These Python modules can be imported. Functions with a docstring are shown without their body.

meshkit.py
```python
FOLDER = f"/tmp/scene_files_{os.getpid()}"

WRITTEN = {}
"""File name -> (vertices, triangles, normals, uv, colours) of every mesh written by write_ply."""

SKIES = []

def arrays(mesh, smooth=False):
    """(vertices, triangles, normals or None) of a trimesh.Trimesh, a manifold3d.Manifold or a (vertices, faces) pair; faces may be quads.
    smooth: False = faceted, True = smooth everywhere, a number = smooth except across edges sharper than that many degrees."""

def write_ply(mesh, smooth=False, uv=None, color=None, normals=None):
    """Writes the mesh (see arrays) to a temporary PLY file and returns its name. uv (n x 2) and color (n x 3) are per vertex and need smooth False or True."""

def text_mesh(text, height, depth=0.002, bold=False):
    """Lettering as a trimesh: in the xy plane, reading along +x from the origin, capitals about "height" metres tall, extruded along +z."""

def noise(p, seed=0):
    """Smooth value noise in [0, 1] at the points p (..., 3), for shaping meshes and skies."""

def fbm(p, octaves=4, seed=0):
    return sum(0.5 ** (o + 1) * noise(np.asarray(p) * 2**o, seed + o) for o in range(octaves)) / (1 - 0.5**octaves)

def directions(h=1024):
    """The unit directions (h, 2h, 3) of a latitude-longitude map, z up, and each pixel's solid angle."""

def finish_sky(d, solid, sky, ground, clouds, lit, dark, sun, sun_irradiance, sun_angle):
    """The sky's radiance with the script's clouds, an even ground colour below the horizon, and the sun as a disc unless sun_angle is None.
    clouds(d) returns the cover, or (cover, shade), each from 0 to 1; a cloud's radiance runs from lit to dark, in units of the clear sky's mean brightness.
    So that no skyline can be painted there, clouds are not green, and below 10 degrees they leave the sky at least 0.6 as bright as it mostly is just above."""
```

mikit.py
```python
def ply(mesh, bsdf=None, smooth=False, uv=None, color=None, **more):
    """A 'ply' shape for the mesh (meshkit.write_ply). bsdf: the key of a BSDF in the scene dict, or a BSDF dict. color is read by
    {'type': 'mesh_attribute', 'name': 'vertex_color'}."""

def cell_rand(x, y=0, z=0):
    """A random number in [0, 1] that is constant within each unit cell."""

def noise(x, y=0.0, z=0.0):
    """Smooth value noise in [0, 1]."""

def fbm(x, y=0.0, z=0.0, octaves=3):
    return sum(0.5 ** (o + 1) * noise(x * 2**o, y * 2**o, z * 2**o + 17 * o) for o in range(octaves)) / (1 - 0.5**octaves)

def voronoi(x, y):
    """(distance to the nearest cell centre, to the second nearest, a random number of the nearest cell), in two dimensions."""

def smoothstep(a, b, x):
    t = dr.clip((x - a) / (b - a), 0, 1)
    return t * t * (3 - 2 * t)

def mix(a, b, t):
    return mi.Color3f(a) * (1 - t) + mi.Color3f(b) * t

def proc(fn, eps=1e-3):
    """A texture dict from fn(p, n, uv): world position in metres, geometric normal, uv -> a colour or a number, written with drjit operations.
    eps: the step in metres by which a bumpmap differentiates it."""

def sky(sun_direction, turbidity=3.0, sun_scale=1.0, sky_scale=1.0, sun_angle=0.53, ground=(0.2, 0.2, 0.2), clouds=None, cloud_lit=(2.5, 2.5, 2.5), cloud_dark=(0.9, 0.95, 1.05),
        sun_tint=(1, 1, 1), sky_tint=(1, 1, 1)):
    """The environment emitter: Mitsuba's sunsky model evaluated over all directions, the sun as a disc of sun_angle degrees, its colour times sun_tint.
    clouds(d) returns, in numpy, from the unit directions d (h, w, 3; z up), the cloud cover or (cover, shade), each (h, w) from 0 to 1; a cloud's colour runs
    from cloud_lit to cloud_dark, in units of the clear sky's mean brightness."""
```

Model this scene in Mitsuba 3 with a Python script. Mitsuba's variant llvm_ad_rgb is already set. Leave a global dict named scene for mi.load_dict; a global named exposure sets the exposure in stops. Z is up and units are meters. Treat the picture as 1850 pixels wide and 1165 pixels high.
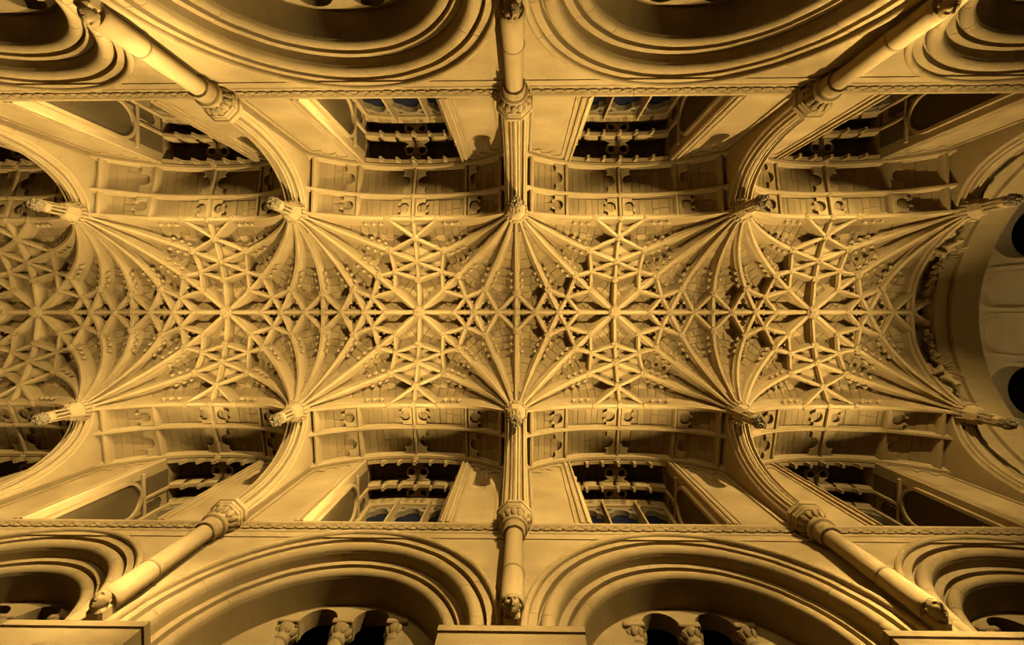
import math, random
import numpy as np, trimesh, mitsuba as mi, mikit, meshkit
import drjit as dr
from shapely.geometry import Polygon, Point, box as sbox
from shapely.ops import unary_union
import shapely.affinity as aff

# ------------------------------------------------------------------ units, camera, light, exposure
S = 4.4            # one bay of the choir in metres; shapes below are laid out in bays
H = 1.4            # camera height above the floor
F = 830.0
T = mi.ScalarTransform4f
exposure = 5.0     # the lamps below are dimmed by as much: samples stay far from the renderer's cap
UP, ACROSS, WIDE = 175.0, 335.0, 118.0
TINT = (1.0, 0.805, 0.395)
cam = np.array([0.02 * S, 0.0, H])
aim = np.array([-15 / F, 18.5 / F, 1.0])
scene, labels = {}, {}
scene['camera'] = {'type': 'perspective', 'fov_axis': 'x', 'fov': math.degrees(2 * math.atan(925 / F)),
                   'to_world': T().look_at(origin=cam.tolist(), target=(cam + aim).tolist(), up=[0, -1, 0])}


def W(p):
    p = np.asarray(p, float)
    return p * S + np.array([0, 0, H])


def spot(key, p, q, power, cutoff=62, beam=28, tint=TINT):
    scene[key] = {'type': 'spot', 'to_world': T().look_at(origin=W(p).tolist(), target=W(q).tolist(), up=[0.01, 0.02, 1]),
                  'intensity': {'type': 'rgb', 'value': [power * c / 32 for c in tint]}, 'cutoff_angle': float(cutoff), 'beam_width': float(beam)}


LAMPS = []         # (position, target) of the floodlights on the window sills; their housings are built further down
for k in (-3, -2, -1, 0, 1):
    for s in (-1, 1):
        w = {-3: .15, -2: .85}.get(k, 1)
        p, q = (k + .61, s * .748, 1.604), (k - .03, -s * .735, 1.80)
        LAMPS.append((p, q, k, s))
        spot(f'sill_light_{len(LAMPS):03d}', p, q, ACROSS * w, 29, 15)                         # across to the other wall
        spot(f'flood_light_{len(LAMPS):03d}', p, (k - .25, -s * .2, 1.94), WIDE * {-3: .35, -2: .8}.get(k, 1), 62, 24)
        spot(f'vault_light_{len(LAMPS):03d}', p, (k + .5, s * .14, 2.33), UP * w, 31, 7)        # up to the vault above
for s in (-1, 1):      # the last bay has one more, turned to the arch beside the crossing
    spot('end_light_' + ('001' if s < 0 else '002'), (1.61, s * .748, 1.604), (2.0, -s * .6, 1.92), 200, 24, 10)
for i, (k, s, pw, z) in enumerate(((-1, -1, 1150, 1.22), (-1, 1, 1150, 1.13), (0, -1, 350, 1.15), (0, 1, 620, 1.07), (1, -1, 1000, 1.14), (1, 1, 1250, 1.13))):    # narrow beams from the same sills
    spot(f'shaft_light_{i + 1:03d}', (k + .61, -s * .748, 1.604), (k, s * .69, z), pw * 1.0, 9.5, .8)
scene['tower_light'] = {'type': 'point', 'position': W((2.62, .42, 2.95)).tolist(), 'intensity': {'type': 'rgb', 'value': [13 / 32, 10 / 32, 4.6 / 32]}}

scene['added_crossing_fill'] = {'type': 'point', 'position': W((2.75, .0, 1.3)).tolist(), 'intensity': {'type': 'rgb', 'value': [c * 9 / 32 for c in TINT]}}  # added fill without a fitting, stands in for choir bounce on the arch soffit

# ------------------------------------------------------------------ materials
def stone_fn(c, amt=.22, sc=2.2):
    def fn(p, n, uv):
        f = mikit.fbm(p.x * sc, p.y * sc, p.z * sc, 3)
        g = mikit.noise(p.x * 23, p.y * 23, p.z * 23)
        k = 1 - amt * .5 + amt * (f - .15 * g)
        return mi.Color3f(c[0] * k, c[1] * k * (.97 + .05 * f), c[2] * k * (.9 + .16 * f))
    return fn


def ashlar_fn(c):
    base = stone_fn(c, .58, 1.9)
    def fn(p, n, uv):
        row = p.z / .24
        a = p.x / .5 + mikit.cell_rand(dr.floor(row), 3) * 2
        jr = dr.minimum(row - dr.floor(row), 1 - (row - dr.floor(row))) * .24
        ja = dr.minimum(a - dr.floor(a), 1 - (a - dr.floor(a))) * .5
        j = mikit.smoothstep(.001, .006, dr.minimum(jr, ja))
        t = .95 + .07 * mikit.cell_rand(dr.floor(a), dr.floor(row), 7)
        return base(p, n, uv) * (t * (.93 + .07 * j))
    return fn


def mat(key, tex):
    scene[key] = {'type': 'twosided', 'bsdf': {'type': 'diffuse', 'reflectance': tex}}


C0 = (.205, .140, .062)
mat('mat_stone', mikit.proc(stone_fn(C0)))
mat('mat_ashlar', mikit.proc(ashlar_fn((.21, .144, .064))))
mat('mat_carved', mikit.proc(stone_fn((.18, .122, .053), .3, 5.0)))
rgb = lambda c: {'type': 'rgb', 'value': [float(x) for x in c]}
WEB = []
for i, (k, w) in enumerate(((.84, 0), (.88, .02), (.93, -.01), (.78, .01), (.86, -.02), (.90, .0))):
    mat(f'mat_web_{i}', rgb((.19 * k, (.127 + w * .08) * k, (.0545 + w * .08) * k)))
    WEB.append(f'mat_web_{i}')
mat('mat_mortar', rgb((.105, .071, .033)))
mat('mat_floor', rgb((.07, .055, .04)))
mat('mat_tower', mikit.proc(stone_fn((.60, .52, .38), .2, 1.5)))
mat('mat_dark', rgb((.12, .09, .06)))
mat('mat_dark_brown', rgb((.07, .046, .02)))  # one even dark brown for the reveal panels and embrasure ceiling stones
mat('mat_foliage', mikit.proc(stone_fn((.125, .091, .047), .4, 9.0)))
scene['mat_glass'] = {'type': 'twosided', 'bsdf': {'type': 'roughplastic', 'diffuse_reflectance': rgb((.004, .006, .014)), 'alpha': .25}}
scene['mat_iron'] = {'type': 'twosided', 'bsdf': {'type': 'roughplastic', 'diffuse_reflectance': rgb((.03, .03, .03)), 'alpha': .3}}
scene['mat_lens'] = {'type': 'twosided', 'bsdf': {'type': 'roughplastic', 'diffuse_reflectance': rgb((.5, .5, .5)), 'alpha': .1}}

# ------------------------------------------------------------------ mesh helpers
def join(*ms):
    vs, fs, o = [], [], 0
    for v, f in ms:
        v, f = np.asarray(v, float), np.asarray(f, int)
        if f.ndim == 2 and f.shape[1] == 4:
            f = np.vstack([f[:, [0, 1, 2]], f[:, [0, 2, 3]]])
        vs.append(v); fs.append(f + o); o += len(v)
    return np.vstack(vs), np.vstack(fs)


def tm(m):
    return np.array(m.vertices), np.array(m.faces)


def mirror(m, axis, about=0.0):
    v = m[0].copy(); v[:, axis] = 2 * about - v[:, axis]
    return v, m[1][:, ::-1]


def shift(m, d):
    return m[0] + np.asarray(d, float), m[1]


def frames(path):
    p = np.asarray(path, float)
    t = np.gradient(p, axis=0)
    return p, t / np.linalg.norm(t, axis=1, keepdims=True)


def sweep(path, prof, side=None, caps=True, scale=None, tang=None):
    """prof: (s, h) closed loop; s along 'side' (horizontal, or given), h along side x tangent."""
    p, t = frames(path)
    if tang is not None:
        t = np.asarray(tang)
    if side is None:
        d = p[-1] - p[0]
        side = np.array([-d[1], d[0], 0.0]); side /= np.linalg.norm(side)
        side = np.repeat(side[None], len(p), 0)
    else:
        side = np.repeat(np.asarray(side, float)[None], len(p), 0)
    up = np.cross(t, side); up /= np.linalg.norm(up, axis=1, keepdims=True)
    prof = np.asarray(prof, float); n = len(prof)
    v = p[:, None] + side[:, None] * prof[None, :, :1] * (1 if scale is None else np.asarray(scale)[:, None, None]) + up[:, None] * prof[None, :, 1:]
    i, j = np.meshgrid(np.arange(len(p) - 1), np.arange(n), indexing='ij')
    q = np.stack([i * n + j, i * n + (j + 1) % n, (i + 1) * n + (j + 1) % n, (i + 1) * n + j], -1).reshape(-1, 4)
    v = v.reshape(-1, 3)
    f = np.vstack([q[:, [0, 1, 2]], q[:, [0, 2, 3]]])
    if caps:
        tri = poly_tris(prof)
        f = np.vstack([f, tri[:, ::-1], tri + (len(p) - 1) * n])
    return v, f


def poly_tris(pts):
    """ear clipping by trimesh on a simple loop that keeps the vertex numbers"""
    import mapbox_earcut as ec
    pts = np.asarray(pts, float)
    return np.asarray(ec.triangulate_float64(pts, np.array([len(pts)]))).reshape(-1, 3).astype(int)


def extrude(poly, a, b, axes):
    """shapely polygon in the plane of axes (i, j), extruded along the third axis from a to b"""
    parts = []
    for g in getattr(poly, 'geoms', [poly]):
        if g.area < 1e-9:
            continue
        m = trimesh.creation.extrude_polygon(g, 1.0)
        v, f = tm(m)
        w = np.zeros_like(v)
        k = 3 - axes[0] - axes[1]
        w[:, axes[0]], w[:, axes[1]], w[:, k] = v[:, 0], v[:, 1], a + (b - a) * v[:, 2]
        sgn = np.linalg.det(np.eye(3)[[axes[0], axes[1], k]]) * (b - a)
        parts.append((w, f if sgn > 0 else f[:, ::-1]))
    return join(*parts)


def bx(x0, x1, y0, y1, z0, z1, c=0.0):
    if c <= 0:
        m = trimesh.creation.box(bounds=[[x0, y0, z0], [x1, y1, z1]])
        return tm(m)
    pts = []
    for sx in (0, 1):
        for sy in (0, 1):
            for sz in (0, 1):
                p = np.array([(x0, x1)[sx], (y0, y1)[sy], (z0, z1)[sz]])
                d = np.array([(1, -1)[sx], (1, -1)[sy], (1, -1)[sz]]) * c
                for a in range(3):
                    q = p + d; q[a] = p[a]; pts.append(q)
    return tm(trimesh.convex.convex_hull(np.array(pts)))


def lathe(prof, n=24, c=(0, 0, 0), rot=0.0):
    """prof: (r, z) from bottom to top, about a vertical axis at c"""
    prof = np.asarray(prof, float); a = np.arange(n) * 2 * math.pi / n + rot
    v = np.stack([prof[:, None, 0] * np.cos(a), prof[:, None, 0] * np.sin(a), np.repeat(prof[:, 1:], n, 1)], -1).reshape(-1, 3)
    i, j = np.meshgrid(np.arange(len(prof) - 1), np.arange(n), indexing='ij')
    q = np.stack([i * n + j, i * n + (j + 1) % n, (i + 1) * n + (j + 1) % n, (i + 1) * n + j], -1).reshape(-1, 4)
    m = join((v, q))
    f = np.vstack([m[1], [[0, (k + 1) % n, k] for k in range(1, n - 1)], [[(len(prof) - 1) * n, (len(prof) - 1) * n + k, (len(prof) - 1) * n + (k + 1) % n] for k in range(1, n - 1)]])
    return m[0] + np.asarray(c, float), f


def ico(c, r, sub=1, sq=(1, 1, 1)):
    v, f = tm(trimesh.creation.icosphere(subdivisions=sub))
    return v * r * np.asarray(sq) + np.asarray(c, float), f


def lumpy(m, amp, freq, seed=0):
    """carved foliage: vertices pushed along the direction from the centre by noise with ridges"""
    v, f = m; c = v.mean(0)
    d = v - c; l = np.linalg.norm(d, axis=1, keepdims=True)
    n = meshkit.noise(v * freq + seed * 7.3) if True else 0
    n = np.asarray(n).reshape(-1, 1)
    return v + d / np.maximum(l, 1e-9) * amp * (2 * n - 1), f


def revolve_arc(prof, cx, cz, a0, a1, n):
    """prof: closed loop of (R, y); swept about the axis along y through (cx, cz) from angle a0 to a1"""
    prof = np.asarray(prof, float); a = np.linspace(a0, a1, n + 1); m = len(prof)
    v = np.stack([cx + prof[None, :, 0] * np.cos(a)[:, None], np.repeat(prof[None, :, 1], n + 1, 0), cz + prof[None, :, 0] * np.sin(a)[:, None]], -1).reshape(-1, 3)
    i, j = np.meshgrid(np.arange(n), np.arange(m), indexing='ij')
    q = np.stack([i * m + j, (i + 1) * m + j, (i + 1) * m + (j + 1) % m, i * m + (j + 1) % m], -1).reshape(-1, 4)
    f = np.vstack([q[:, [0, 1, 2]], q[:, [0, 2, 3]]])
    tri = poly_tris(prof)
    area = np.sum(prof[:, 0] * np.roll(prof[:, 1], -1) - np.roll(prof[:, 0], -1) * prof[:, 1])
    f = np.vstack([f, tri, tri[:, ::-1] + n * m])
    return (v, f) if area > 0 else (v, f[:, ::-1])


def solid(m, material, smooth=False):
    return mikit.ply((W(m[0]), m[1]), material, smooth=smooth)


def numbered(key):
    if key not in scene and not any(k.startswith(key + '__') for k in THINGS.get(key, ())):
        if key not in USED:
            USED[key] = 0
            return key
    USED[key] = USED.get(key, 0) + 1
    return f'{key}_{USED[key]:03d}'


USED, THINGS = {}, {}


def put(key, shape, dx=0.0):
    key = numbered(key)
    scene[key] = {**shape, 'to_world': T().translate([dx * S, 0, 0])} if dx else dict(shape)
    return key


def thing(name, label, cat, group=None):
    key = numbered(name)
    labels[key] = {'label': label, 'category': cat}
    if group:
        labels[key]['group'] = group
    return key


def struct(key, shape):
    scene[key] = dict(shape); labels[key] = {'kind': 'structure'}


# ------------------------------------------------------------------ the lay-out of the vault
ZC, ZP, Z0T, PY = 2.351, 2.045, 2.03, .45
YW, YL, YG = .735, .75, .98          # clerestory wall, arcade wall, glass
XW = .236                            # half width of a window
KS, BAYS = (-2, -1, 0, 1, 2), (-3, -2, -1, 0, 1)
g = lambda t: 1 - (1 - np.clip(t, 0, 1)) ** 2.6
zt = lambda y: ZC - .141 * (np.abs(y) / PY) ** 2


def ztun(x, y):
    """the side vaults: an arch from pier to pier, run outwards to the window"""
    t = np.minimum(x, 1 - x) / .5
    top = 2.21 + .07 * np.clip((y - PY) / (YW - PY), 0, 1)
    return Z0T + (top - Z0T) * g(t)


def zrib(x, y):
    """height of the rib soffits over one quarter bay: pendant at (0, PY), middle of the bay at (.5, 0)"""
    x, y = np.asarray(x, float), np.asarray(y, float)
    dx, dy = np.maximum(x, 1e-9), np.maximum(PY - y, 1e-9)
    tx, ty = dx / .5, dy / PY
    t = np.maximum(tx, ty)
    yh = np.where(tx >= ty, PY - dy / tx, 0.0)
    zend = np.where(tx >= ty, zt(np.maximum(yh, 0)), ZC)
    return ZP + (zend - ZP) * g((np.hypot(dx, dy) - .02) / np.maximum(np.hypot(dx, dy) / t - .02, 1e-6))


def zweb(x, y):
    r = np.hypot(x, PY - y)
    u = np.clip(r / .25, 0, 1)
    return zrib(x, y) + .016 + .036 * u * u * (3 - 2 * u)


NODE = {'C': (.5, 0), 'T1': (.5, .166), 'T2': (.5, .2536), 'T3': (.5, .366), 'T4': (.5, PY), 'W': (.378, PY), 'A': (.364, .307), 'B': (.379, .2065),
        'D': (.2965, .183), 'E': (.3765, .111), 'Fn': (.160, .118), 'G': (.259, .0765), 'L': (0, .096), 'K': (0, 0), 'Hn': (.095, 0), 'I': (.217, 0), 'J': (.32, 0)}
N3 = {k: np.array([x, y, float(zrib(x, y))]) for k, (x, y) in NODE.items()}
RIB = [(-.0145, .064), (-.0135, .034), (-.0115, .024), (-.0122, .017), (-.0115, .012), (-.0080, .008), (-.0072, .002), (-.0050, 0), (.0050, 0), (.0072, .002), (.0080, .008), (.0115, .012), (.0122, .017), (.0115, .024), (.0135, .034), (.0145, .064)]
RAD = [(-.0245, .072), (-.0220, .046), (-.0168, .031), (-.0174, .023), (-.0125, .017), (-.0088, .013), (-.0084, .003), (-.0058, 0)]
RAD = RAD + [(-s_, h_) for s_, h_ in RAD[::-1]]


def radial(end, n=22, r0=.022):
    e = np.array(NODE[end]); p = np.array([0, PY]); d = e - p; L = np.linalg.norm(d)
    r = r0 + (L - r0) * np.linspace(0, 1, n) ** 1.35
    xy = p + d / L * r[:, None]
    return np.column_stack([xy, zrib(xy[:, 0], xy[:, 1])])


def flip(m, qx, qy):
    if qx: m = mirror(m, 0, .5)
    if qy: m = mirror(m, 1, 0)
    return m


def quarter_variants(m, xs=(0, 1), ys=(0, 1)):
    return [flip(m, qx, qy) for qx in xs for qy in ys]


def cusp(base, out, sc=1.0):
    """a small carved stop: a neck from the rib and a pointed bud"""
    base, out = np.asarray(base), np.asarray(out)
    o = out / np.linalg.norm(out)
    c = base + o * .0105 * sc + np.array([0, 0, -.004])
    stem = sweep([base - o * .004, c], [(-.0035, -.005), (.0035, -.005), (.0035, .005), (-.0035, .005)])
    bud = ico(c + o * .002, .0074 * sc, 1, (1, 1, .95))
    lob = [ico(c + o * .001 + np.array([-o[1], o[0], 0]) * .0075 * sc * e + np.array([0, 0, .003]), .0046 * sc, 0) for e in (-1, 1)]
    tip = lathe([(.0035, 0), (.0001, .009)], 6)
    tip = (np.column_stack([tip[0][:, 0], tip[0][:, 1], -tip[0][:, 2]]) + c + np.array([0, 0, -.005]), tip[1][:, ::-1])
    return join(stem, bud, tip, *lob)


# one bay's worth of pieces: lists of (name, parent part index or None, shape)
random.seed(7); rng = np.random.default_rng(7)
bay_ribs, bay_bosses, bay_cusps, bay_stones = [], [], [], []   # shapes
# ribs running from the pendants
for end, pr in (('T4', RAD), ('T2', RAD), ('C', RAD), ('I', RAD), ('K', RAD)):
    pth = radial(end); rr = np.hypot(pth[:, 0], PY - pth[:, 1]); m = sweep(pth, pr, scale=.44 + .70 * np.clip(rr / .17, 0, 1))
    if end == 'K':
        vs = [flip(m, 0, 0), flip(m, 0, 1)]
    elif end in ('T4', 'T2', 'C', 'I'):
        vs = quarter_variants(m)
    node = {'T4': 'W', 'T2': 'A', 'C': 'D', 'I': 'Fn', 'K': 'L'}[end]
    e, nd = np.array(NODE[end]), np.array(NODE[node])
    d = (nd - np.array([0, PY])); Ld = np.linalg.norm(d); d = d / Ld; nrm = np.array([-d[1], d[0]])
    cs = []
    for back in (.034, .068, .102):
        xy = np.array([0, PY]) + d * (Ld - back)
        for s in (-1, 1):
            if end == 'T4' and nrm[1] * s > 0:
                continue
            b = np.array([*(xy + nrm * s * .0135), float(zrib(*xy)) + .022])
            cs.append(cusp(b, np.array([*(nrm * s), 0.0]), 1.15))
    cvs = [[flip(c, qx, qy) for c in cs] for (qx, qy) in ([(0, 0), (0, 1)] if end == 'K' else [(0, 0), (0, 1), (1, 0), (1, 1)])]
    for v, cl in zip(vs, cvs):
        bay_ribs.append((solid(v, 'mat_stone', 35), [solid(c, 'mat_stone', 40) for c in cl]))
# ridge ribs and liernes
RIDGE = [(s_ * .92, h_) for s_, h_ in RIB]
def straight(a, b, prof):
    return sweep(np.linspace(N3[a], N3[b], 3), prof)
for a, b in (('T4', 'T3'), ('T3', 'T2'), ('T2', 'T1'), ('T1', 'C')):
    m = straight(a, b, RIDGE)
    for qy in (0, 1):
        bay_ribs.append((solid(flip(m, 0, qy), 'mat_stone', 35), []))
for a, b in (('K', 'Hn'), ('Hn', 'I'), ('I', 'J'), ('J', 'C')):
    m = straight(a, b, RIDGE)
    for qx in (0, 1):
        bay_ribs.append((solid(flip(m, qx, 0), 'mat_stone', 35), []))
for a, b in (('W', 'T3'), ('A', 'T3'), ('A', 'B'), ('B', 'T2'), ('B', 'T1'), ('B', 'D'), ('B', 'E'), ('E', 'G'), ('D', 'G'), ('G', 'Fn'), ('G', 'I'), ('G', 'J'), ('Fn', 'Hn'), ('L', 'Hn')):
    m = straight(a, b, RIDGE)
    for v in quarter_variants(m):
        bay_ribs.append((solid(v, 'mat_stone', 35), []))


def boss(c, r, seed, h=.7):
    v, f = ico((0, 0, 0), r, 3, (1, 1, h))
    a = np.arctan2(v[:, 1], v[:, 0]); q = np.hypot(v[:, 0], v[:, 1]) / r
    k = 1 + .13 * np.cos((6 + seed % 3 * 2) * a + seed) * q ** 2 - .22 * np.exp(-((q - .45) / .12) ** 2) * (v[:, 2] < 0)     # petals round a bud
    v, f = lumpy((v * k[:, None], f), r * .22, 1.1 / r, seed)
    return shift((v, f), np.asarray(c) + np.array([0, 0, r * .25]))


for nm in NODE:
    x, y = NODE[nm]
    if nm == 'C':
        drum = lathe([(.026, -.012), (.033, -.006), (.034, .018), (.028, .024), (.028, .06)], 8, N3['C'], math.pi / 8)
        bay_bosses.append((solid(join(drum, boss(N3['C'] + np.array([0, 0, -.017]), .0265, 3, .6)), 'mat_carved', 40)))
        continue
    r = .0195 if nm in ('T1', 'T2', 'T3', 'I', 'Hn', 'K', 'A', 'D', 'Fn', 'L') else .0155
    qs = [(qx, qy) for qx in (0, 1) for qy in (0, 1)]
    if x == .5: qs = [(0, 0), (0, 1)]
    if y == 0: qs = [(0, 0), (1, 0)]
    if nm == 'K': qs = [(0, 0)]
    if nm == 'L': qs = [(0, 0), (0, 1)]
    for i, (qx, qy) in enumerate(qs):
        bay_bosses.append(solid(flip(boss(N3[nm], r, len(bay_bosses) + 1), qx, qy), 'mat_carved', 40))


def trefoil_plate(names, eyelets=False):
    """a thin cusped plate that fills a small cell between ribs, pierced by a trefoil"""
    P = np.array([N3[n] for n in names]); tri = Polygon(P[:, :2]); c = P.mean(0)[:2]
    r = 2 * tri.area / tri.length
    hole = Point(c).buffer(r * .30, 8)
    for p in P[:, :2]:
        d = p - c
        hole = hole.union(Point(c + d / np.linalg.norm(d) * r * .50).buffer(r * .36, 8))
    if eyelets:        # closed plate with three small eyes in its corners
        hole = unary_union([Point(c + (p - c) * .52).buffer(r * .17, 6) for p in P[:, :2]])
    v, f = extrude(tri.difference(hole), 0, .006, (0, 1))
    A = np.column_stack([P[:, :2], np.ones(3)]); k = np.linalg.solve(A, P[:, 2])
    v[:, 2] += v[:, 0] * k[0] + v[:, 1] * k[1] + k[2] + (.030 if eyelets else .022)
    return v, f


bay_plates = []
for names in (('T4', 'W', 'T3'), ('T3', 'A', 'T2'), ('T2', 'B', 'T1'), ('A', 'B', 'T2'), ('B', 'D', 'E'), ('D', 'E', 'G'), ('I', 'G', 'J'), ('I', 'Fn', 'G'), ('Hn', 'Fn', 'I'), ('K', 'L', 'Hn')):
    for v in quarter_variants(trefoil_plate(names, names[0] in ('T4', 'T3', 'T2', 'A'))):
        bay_plates.append(solid(v, 'mat_stone'))


def stone_patch(poly, zf, thick, jit):
    """a stone of the web: plan polygon, its soffit on the surface zf, its sides running up"""
    pts = np.array(poly.exterior.coords)[:-1]
    if len(pts) < 3:
        return None
    if not poly.exterior.is_ccw:
        pts = pts[::-1]
    n = len(pts); c = np.array(poly.representative_point().coords[0]) if not poly.contains(poly.centroid) else np.array(poly.centroid.coords[0])
    ins = c + (pts - c) * (1 - .0022 / max(math.sqrt(poly.area), .01))
    z = zf(pts[:, 0], pts[:, 1]) + jit
    lo = np.column_stack([ins, zf(ins[:, 0], ins[:, 1]) + jit])
    mid = np.column_stack([pts, z + .0018])
    up = np.column_stack([pts, z + thick])
    cc = np.array([[*c, float(zf(c[0], c[1])) + jit]])
    v = np.vstack([lo, mid, up, cc]); i = np.arange(n); j = (i + 1) % n
    f = np.vstack([np.column_stack([j, i, np.full(n, 3 * n)]), np.column_stack([i, j, j + n]), np.column_stack([i, j + n, i + n]), np.column_stack([i + n, j + n, j + 2 * n]), np.column_stack([i + n, j + 2 * n, i + 2 * n])])
    return v, f


def arcpts(r, a0, a1, n=4):
    a = np.linspace(a0, a1, n)
    return [(r * math.cos(t), PY - r * math.sin(t)) for t in a]


ANG = [0, math.atan2(PY - .2536, .5), math.atan2(PY, .5), math.atan2(PY, .217), math.pi / 2]
for qx in (0, 1):
    for qy in (0, 1):
        for a0, a1 in zip(ANG[:-1], ANG[1:]):
            r = .075
            while r < .70:
                w = rng.uniform(.034, .046); r1 = r + w
                arc = (a1 - a0) * (r + r1) / 2
                n = max(1, round(arc / .082))
                cuts = [a0] + sorted(a0 + (a1 - a0) * (i + rng.uniform(-.18, .18)) / n for i in range(1, n)) + [a1]
                for c0, c1 in zip(cuts[:-1], cuts[1:]):
                    pl = Polygon(arcpts(r, c0, c1) + arcpts(r1, c1, c0)).intersection(sbox(0, 0, .5, PY))
                    if pl.is_empty or pl.geom_type != 'Polygon':
                        continue
                    pl = pl.buffer(-.0005, join_style=2)
                    if pl.is_empty or pl.geom_type != 'Polygon' or pl.area < 1.6e-4:
                        continue
                    pl = pl.simplify(.0006)
                    m = stone_patch(pl, zweb, .018, rng.uniform(-.002, .0015))
                    if m is None:
                        continue
                    bay_stones.append((pl.area, solid(flip(m, qx, qy), WEB[rng.integers(6)])))
                r = r1
bay_stones.sort(key=lambda s: -s[0])
bay_stones = [s for _, s in bay_stones]
print('web stones per bay', len(bay_stones))

# ------------------------------------------------------------------ structure: shell, walls, floor
def grid(fx, fy, fz, nu, nv):
    u, v = np.meshgrid(np.linspace(0, 1, nu), np.linspace(0, 1, nv), indexing='ij')
    x, y = fx(u, v), fy(u, v)
    p = np.stack([x, y, fz(x, y)], -1).reshape(-1, 3)
    i, j = np.meshgrid(np.arange(nu - 1), np.arange(nv - 1), indexing='ij')
    q = np.stack([i * nv + j, i * nv + j + 1, (i + 1) * nv + j + 1, (i + 1) * nv + j], -1).reshape(-1, 4)
    return join((p, q))


def polar(u, v):
    a = u * math.pi / 2
    rmax = np.minimum(.5 / np.maximum(np.cos(a), 1e-9), PY / np.maximum(np.sin(a), 1e-9))
    return .02 + (rmax - .02) * v, a


shell = grid(lambda u, v: polar(u, v)[0] * np.cos(polar(u, v)[1]), lambda u, v: PY - polar(u, v)[0] * np.sin(polar(u, v)[1]), lambda x, y: zweb(np.clip(x, 0, .5), np.clip(y, 0, PY)) + .009, 33, 25)
tunnel = grid(lambda u, v: u, lambda u, v: PY + (YW + .01 - PY) * v, lambda x, y: ztun(x, y) + .036, 41, 5)
embr = grid(lambda u, v: .26 + .48 * u, lambda u, v: YW + (YG + .02 - YW) * v, lambda x, y: ztun(x, y) + .078, 25, 4)
parts = []
for b in BAYS:
    for m in quarter_variants(shell) + [tunnel, mirror(tunnel, 1), embr, mirror(embr, 1)]:
        parts.append(shift(m, (b, 0, 0)))
struct('ceiling', solid(join(*parts), 'mat_mortar', 25))

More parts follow.
